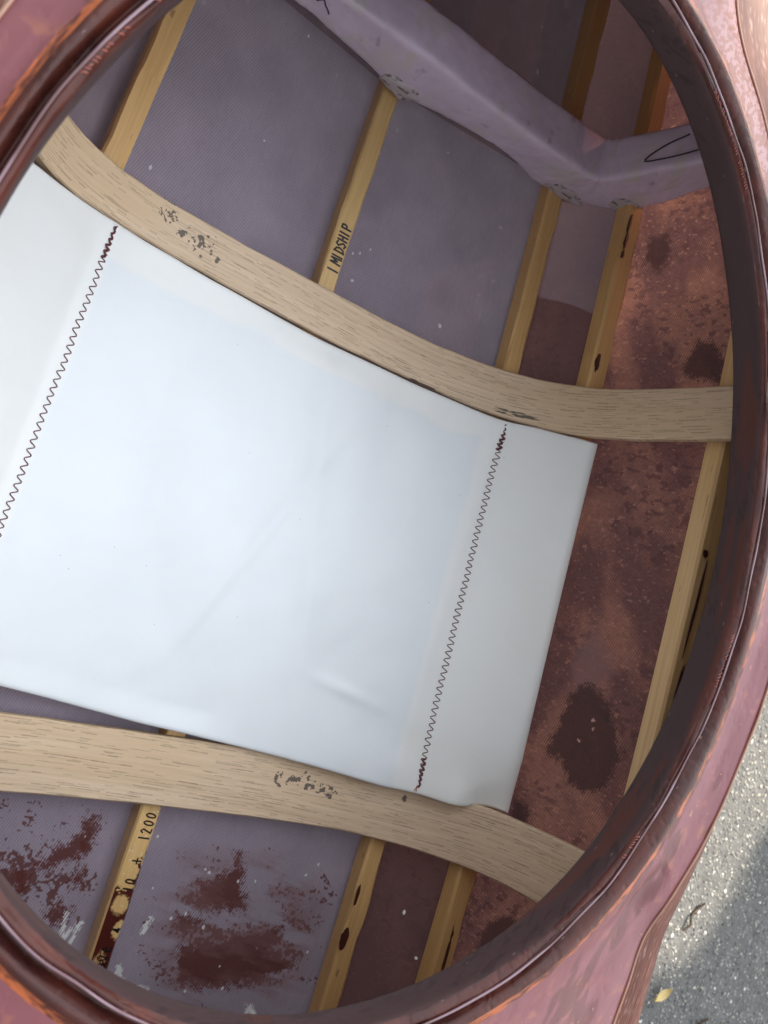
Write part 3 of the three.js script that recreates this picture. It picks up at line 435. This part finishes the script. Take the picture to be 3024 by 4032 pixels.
// --- shoulders: painted cloth from each deck ridge down over the gunwale
const shTex = colTex(1024, 256, (u, v) => { const s = u * 3.8, t = v * 0.12, n = fbm(s * 40, t * 60, 400, 4), k = fbm(s * 30, t * 500, 405, 2), p = fbm(s * 420, t * 700, 408, 2); let c = mix3([0.075, 0.016, 0.010], [0.15, 0.042, 0.022], clamp(0.5 + 1.1 * (n - 0.5) + 0.8 * (k - 0.5))); if (p > 0.72) c = mix3(c, [0.36, 0.25, 0.22], 0.5); return c; });
const shM = mat({ map: shTex, roughness: 0.55, specularIntensity: 0.6, bumpMap: valTex(512, 256, (u, v) => fbm(u * 160, v * 40, 410, 3)), bumpScale: 0.0008 });
for (const [s, f] of [[1, ridgeS], [-1, ridgeP]]) {
  const g = grid(320, 14, (a, b) => {
    const z = mix(-1.7, 2.0, a), r = f(z), k = sc(z), gx = s * 0.3165 * k, gy = 0.1955 + rocker(z) + mix(0.015, 0, clamp(k * 1.6));
    const t = b, bow = Math.sin(Math.PI * t) * 0.010 * k; let x = mix(r[0], gx, t) + s * bow * 0.55, y = mix(r[1], gy, t) + bow;
    x += s * 0.006 * sst(0.55, 0.85, t) * (1 - sst(0.9, 1, t)) * k * vn(z * 16, 2, 420);
    return [x, y, z, a * 1, b];
  });
  const sh = add(kayak, 'shoulder_skin', g, shM, 'painted reddish brown cloth over the gunwale');
  const bead = []; for (let i = 0; i <= 160; i++) { const z = mix(-0.9, 0.7, i / 160), r = f(z); bead.push(V(r[0] + s * 0.0004, r[1] + 0.0003 + 0.0003 * vn(z * 90, 3, 430), z)); }  // bead added to draw the bright sunlit line along the deck ridge
  add(sh, 'ridge_glint_bead', tube(bead, 0.0010, 420, 6), mat({ color: new THREE.Color(0.34, 0.17, 0.11), roughness: 0.35, clearcoat: 0.5, clearcoatRoughness: 0.2 }), 'thin pale bead added along the ridge as its sunlit line');
}

// ------------------------------------------------------------------ seat sling
const sling = new THREE.Group(); sling.name = 'seat_sling'; scene.add(sling);
tag(sling, 'white flexible sheet seat sling with two zigzag sewn seams lying between the oak ribs', 'seat sling');
{
  const PT = [[0, 0.012], [0.1, 0.016], [0.15, 0.026], [0.18, 0.039], [0.21, 0.064], [0.235, 0.087], [0.26, 0.1], [0.3, 0.11]];
  const pan = smoothTab(PT, 0.014), yp = (x, z) => pan(Math.abs(x) / sc(z));
  const zF_ = smoothTab([[-0.25, -0.164], [-0.2265, -0.1666], [-0.2084, -0.168], [-0.167, -0.1735], [-0.124, -0.1746], [-0.07, -0.1737], [-0.03, -0.172], [0.0085, -0.1712], [0.065, -0.1719], [0.133, -0.1718], [0.178, -0.1696], [0.196, -0.171], [0.217, -0.1707], [0.232, -0.171], [0.26, -0.168]], 0.008);
  const zA_ = smoothTab([[-0.25, 0.13], [-0.133, 0.1385], [-0.086, 0.1422], [-0.034, 0.1458], [0.028, 0.1478], [0.08, 0.149], [0.141, 0.1511], [0.171, 0.1519], [0.194, 0.1488], [0.212, 0.1480], [0.226, 0.1465], [0.235, 0.142], [0.245, 0.141], [0.26, 0.1418]], 0.005);
  const xE = (v) => mix(0.2395, 0.2535, v);
  const wr = (x, z) => {
    const a = fbm(x * 9 + 3, z * 7, 500, 3) - 0.5, b = fbm(x * 26 + z * 9, z * 16, 505, 3) - 0.5;
    let h = 0.0075 * a + 0.0030 * b;
    h += 0.0018 * Math.exp(-(((x * 0.93 + z * 0.37 - 0.005) / 0.006) ** 2)) * sst(-0.14, -0.05, z) * (1 - sst(0.05, 0.12, z));           // a soft crease fore and aft
    h += 0.0014 * Math.exp(-(((x - 0.055 - 0.25 * z) / 0.009) ** 2));
    h += 0.0016 * Math.exp(-(((z - 0.085 - 0.15 * (x - 0.1)) / 0.005) ** 2)) * Math.exp(-(((x - 0.115) / 0.03) ** 2));
    h += (0.004 * sst(0.10, 0.15, z) * sst(0.06, 0.19, x) * (1 - sst(0.21, 0.235, x))) / 0.8;
    for (const s of [-1, 1]) h += 0.0011 * sst(0.006, 0.0, Math.abs(Math.abs(x) - 0.173 - (s > 0 ? 0.006 : 0)) - 0.004) * -1;                    // sewn down along the seams
    return h;
  };
  const edge = (d, r, T) => d >= r ? T : T * Math.sqrt(Math.max(0, 1 - (1 - d / r) ** 2));
  const nu = 200, nv = 150, dens = (t, k) => { const s = 0.5 - 0.5 * Math.cos(Math.PI * t); return mix(t, s, k); };
  const sheet = (sgn) => grid(nu, nv, (a, b) => {
    const u = dens(a, 0.85), v = dens(b, 0.85), x0 = mix(-xE(0.5), xE(v), u), z = mix(zF_(x0), zA_(x0), v);
    const dz = Math.min(z - zF_(x0), zA_(x0) - z), dx = Math.min(x0 + xE(0.5), xE(v) - x0), T = mix(0.0015, 0.0065, sst(0.035, 0.004, dx));
    const t = Math.min(edge(Math.max(0, dz), 0.0035, T), edge(Math.max(0, dx), 0.014, T));
    let y = yp(x0, z) + wr(x0, z) * (x0 > 0.05 && z > 0.1 ? 1 : sst(0, 0.02, Math.min(dz, dx))) * 0.8;
    // the aft starboard corner is pinched down behind the rib
    const cx = (x0 - 0.236) / 0.012, cz = (z - 0.146) / 0.016; y -= 0.006 * Math.exp(-cx * cx - cz * cz); y += 0.003 * Math.exp(-(((x0 - 0.212) / 0.012) ** 2) - cz * cz);
    return [x0, y + sgn * t, z, x0 / 0.6 + 0.5, z / 0.6 + 0.5];
  });
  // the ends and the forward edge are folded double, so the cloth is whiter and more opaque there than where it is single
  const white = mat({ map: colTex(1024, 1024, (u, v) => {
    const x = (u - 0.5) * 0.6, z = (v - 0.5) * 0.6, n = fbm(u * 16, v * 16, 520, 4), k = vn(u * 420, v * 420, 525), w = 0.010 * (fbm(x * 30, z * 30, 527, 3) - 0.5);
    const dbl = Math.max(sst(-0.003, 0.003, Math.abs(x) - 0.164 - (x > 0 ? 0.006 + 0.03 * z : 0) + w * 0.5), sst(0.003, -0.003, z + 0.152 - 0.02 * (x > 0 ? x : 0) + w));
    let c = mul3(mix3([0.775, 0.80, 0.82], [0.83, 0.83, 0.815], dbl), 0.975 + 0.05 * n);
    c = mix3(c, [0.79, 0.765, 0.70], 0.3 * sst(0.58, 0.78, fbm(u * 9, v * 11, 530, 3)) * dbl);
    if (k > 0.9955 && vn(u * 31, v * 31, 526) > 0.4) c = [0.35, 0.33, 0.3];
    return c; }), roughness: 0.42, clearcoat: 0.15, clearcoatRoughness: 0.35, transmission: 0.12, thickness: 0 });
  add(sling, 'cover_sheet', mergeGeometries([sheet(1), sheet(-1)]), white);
  // zigzag seams
  const threadM = mat({ color: new THREE.Color(0.115, 0.025, 0.028), roughness: 0.6 }), threadO = mat({ color: new THREE.Color(0.40, 0.13, 0.07), roughness: 0.6 });
  const topY = (x, z) => yp(x, z) + wr(x, z) * 0.8 + 0.0015 + 0.0003;
  const seam = (x0, x1, z0, z1, seed) => {
    const pts = []; let z = z0, s = 1, k = 0;
    while (z < z1) { const e = Math.min(z - z0, z1 - z), amp = e < 0.012 ? 0.0013 : 0.0019, x = mix(x0, x1, (z - z0) / (z1 - z0)) + s * amp * (0.85 + 0.3 * hash(k, 1, seed)) + 0.0006 * (vn(z * 40, 1, seed) - 0.5); pts.push(V(x, topY(x, z), z)); z += (e < 0.026 ? 0.0021 : 0.0030); s = -s; k++; }
    const c = new THREE.CatmullRomCurve3(pts, false, 'centripetal'); return [new THREE.TubeGeometry(c, pts.length * 5, 0.0004, 6, false), pts];
  };
  for (const [x0, x1, z0, z1, seed] of [[-0.1662, -0.168, -0.171, 0.132, 3], [0.1782, 0.1915, -0.1675, 0.1435, 6]]) {
    const [g, pts] = seam(x0, x1, z0, z1, seed); const gs = [g];
    for (const q of [pts.slice(0, 12), pts.slice(-12)]) { const back = q.map((p, i) => V(p.x + (i % 2 ? 0.0012 : -0.0012) * (hash(i, 2, seed) + 0.2), p.y + 0.0006, p.z + 0.0009)); gs.push(tube(back, 0.0006, 70, 6)); }
    const st = add(sling, 'zigzag_seam', mergeGeometries(gs), threadM, x0 < 0 ? 'dark red zigzag seam near the port end' : 'dark red zigzag seam near the starboard end');
    if (x0 > 0) { const e = pts[pts.length - 1]; add(st, 'thread_end', mergeGeometries([tube([e, V(e.x - 0.0006, topY(e.x, e.z + 0.002), e.z + 0.002), V(e.x - 0.0016, topY(e.x, e.z + 0.004) , e.z + 0.004)], 0.0004, 8, 5), tube([e, V(e.x + 0.0004, topY(e.x, e.z + 0.002), e.z + 0.002), V(e.x + 0.0006, topY(e.x, e.z + 0.0045), e.z + 0.0045)], 0.0004, 8, 5)]), threadO, 'frayed orange thread ends'); }
  }
}

// ------------------------------------------------------------------ bits on the ground
{
  const twigM = mat({ color: new THREE.Color(0.055, 0.035, 0.022), roughness: 0.8 });
  const twig = (x, z, a, l, label) => { const p = []; for (let i = 0; i < 5; i++) { const t = i / 4 - 0.5; p.push(V(x + Math.cos(a) * l * t + 0.006 * Math.sin(i * 2.1), GY + 0.006 + 0.003 * Math.sin(i * 1.7), z + Math.sin(a) * l * t)); } const b = p[2].clone().add(V(0.012, 0.003, -0.010)); const o = add(scene, 'twig', mergeGeometries([tube(p, 0.0026, 24, 6), tube([p[2], p[2].clone().lerp(b, 0.5), b], 0.0016, 8, 5)]), twigM); tag(o, label, 'twig', 'twigs on the asphalt'); };
  twig(1.442, 0.427, -0.95, 0.075, 'thin dark twig on the asphalt beside the sunlit patch');
  twig(1.55, 0.66, -0.85, 0.06, 'thin dark twig on shaded asphalt close to a dry leaf');
  const leafM = mat({ color: new THREE.Color(0.55, 0.42, 0.18), roughness: 0.7 });
  const lg = grid(10, 6, (a, b) => { const w = 0.012 * Math.sin(Math.PI * clamp(a, 0.02, 0.98)), t = (b - 0.5) * 2; return [a * 0.045 - 0.022, 0.006 + 0.006 * t * t + 0.008 * a * a, t * w, a, b]; });
  const leaf = add(scene, 'dry_leaf', lg, leafM); leaf.position.set(1.395, GY + 0.001, 0.588); leaf.rotation.y = 0.7; tag(leaf, 'small curled yellow dry leaf on shaded asphalt', 'leaf');
}

// ------------------------------------------------------------------ added sun blocker out of view: leaves left out along rays to hull, deck, ground
{
  const added_shade_tree = new THREE.Group(); added_shade_tree.name = 'added_shade_tree'; scene.add(added_shade_tree); tag(added_shade_tree, 'unseen leafy sun blocker added to shade the kayak', 'added_shade_tree');
  const c = SUN.clone().multiplyScalar(7).add(V(0.75, 0, 0.0)), base = V(c.x + 0.9, GY, c.z - 0.5);
  added_shade_tree.position.copy(base);
  const loc = (v) => v.clone().sub(base);
  const bark = mat({ map: colTex(256, 256, (u, v) => mix3([0.06, 0.045, 0.035], [0.15, 0.12, 0.095], fbm(u * 24, v * 8, 600, 4))), roughness: 0.9 });
  const limb = (pts, r0, r1) => { const cv = new THREE.CatmullRomCurve3(pts.map(loc)), n = 24, g = new THREE.TubeGeometry(cv, n, 1, 9, false), p = g.attributes.position; for (let i = 0; i <= n; i++) { const q = cv.getPointAt(i / n), r = mix(r0, r1, i / n); for (let j = 0; j <= 9; j++) { const o = i * 10 + j; p.setXYZ(o, q.x + (p.getX(o) - q.x) * r, q.y + (p.getY(o) - q.y) * r, q.z + (p.getZ(o) - q.z) * r); } } g.computeVertexNormals(); return g; };
  const top = c.clone().add(V(0.25, 0.2, -0.1)), R = rng(41), gs = [limb([base, base.clone().add(V(-0.1, 1.3, 0.05)), c.clone().add(V(0.6, -0.9, -0.3)), top], 0.16, 0.05)];
  for (let i = 0; i < 9; i++) { const a = i * 0.7, e = c.clone().add(V(Math.cos(a) * 1.2, (R() - 0.3) * 1.1, Math.sin(a) * 1.3)); gs.push(limb([c.clone().add(V(0.6, -0.9, -0.3)), c.clone().lerp(e, 0.5).add(V(0.1, 0.15, 0)), e], 0.045, 0.01)); }
  add(added_shade_tree, 'added_trunk', mergeGeometries(gs), bark);
  const patch = [[0.95, -0.75], [1.62, -0.6], [1.70, 0.0], [1.64, 0.2], [1.55, 0.37], [1.46, 0.53], [1.30, 0.58], [1.0, 0.4]];
  const P = [], I = [], N = [];
  const q = new THREE.Quaternion(), e = new THREE.Euler(), M = [];
  let made = 0;
  while (made < 21000) {
    const d = V(R() * 2 - 1, R() * 2 - 1, R() * 2 - 1); if (d.lengthSq() > 1) continue;
    const p = c.clone().add(V(d.x * 1.55, d.y * 1.3, d.z * 1.7)); made++;
    const g = p.clone().addScaledVector(SUN, -(p.y - GY) / SUN.y); if (polyD(patch, g.x, g.z) < 0.03) continue;
    const h = p.clone().addScaledVector(SUN, -(p.x - 0.31) / SUN.x); if (h.y > -0.02 && h.y < 0.16 && h.z > -0.47 && h.z < -0.10) continue;
    const k = p.clone().addScaledVector(SUN, -(p.y - 0.22) / SUN.y); if (k.x > 0.06 && k.x < 0.45 && k.z > -0.85 && k.z < -0.33) continue;
    e.set(R() * 1.6 - 0.8, R() * 6.28, R() * 1.6 - 0.8); q.setFromEuler(e);
    const l = 0.05 + 0.03 * R(), w = l * 0.42, o = P.length / 3;
    for (const [x, y, z] of [[-l, 0, 0], [0, -0.006, w], [l, -0.012, 0], [0, -0.006, -w], [0, 0.006, 0]]) { const v = V(x, y, z).applyQuaternion(q).add(p).sub(base); P.push(v.x, v.y, v.z); N.push(0, 0); }
    I.push(o, o + 1, o + 4, o + 1, o + 2, o + 4, o + 2, o + 3, o + 4, o + 3, o, o + 4);
  }
  const g = new THREE.BufferGeometry(); g.setAttribute('position', new THREE.Float32BufferAttribute(P, 3)); g.setAttribute('uv', new THREE.Float32BufferAttribute(N, 2)); g.setIndex(I); g.computeVertexNormals();
  add(added_shade_tree, 'added_crown', g, mat({ color: new THREE.Color(0.055, 0.10, 0.03), roughness: 0.7 })).userData.kind = 'stuff';
}

renderer.render(scene, camera);
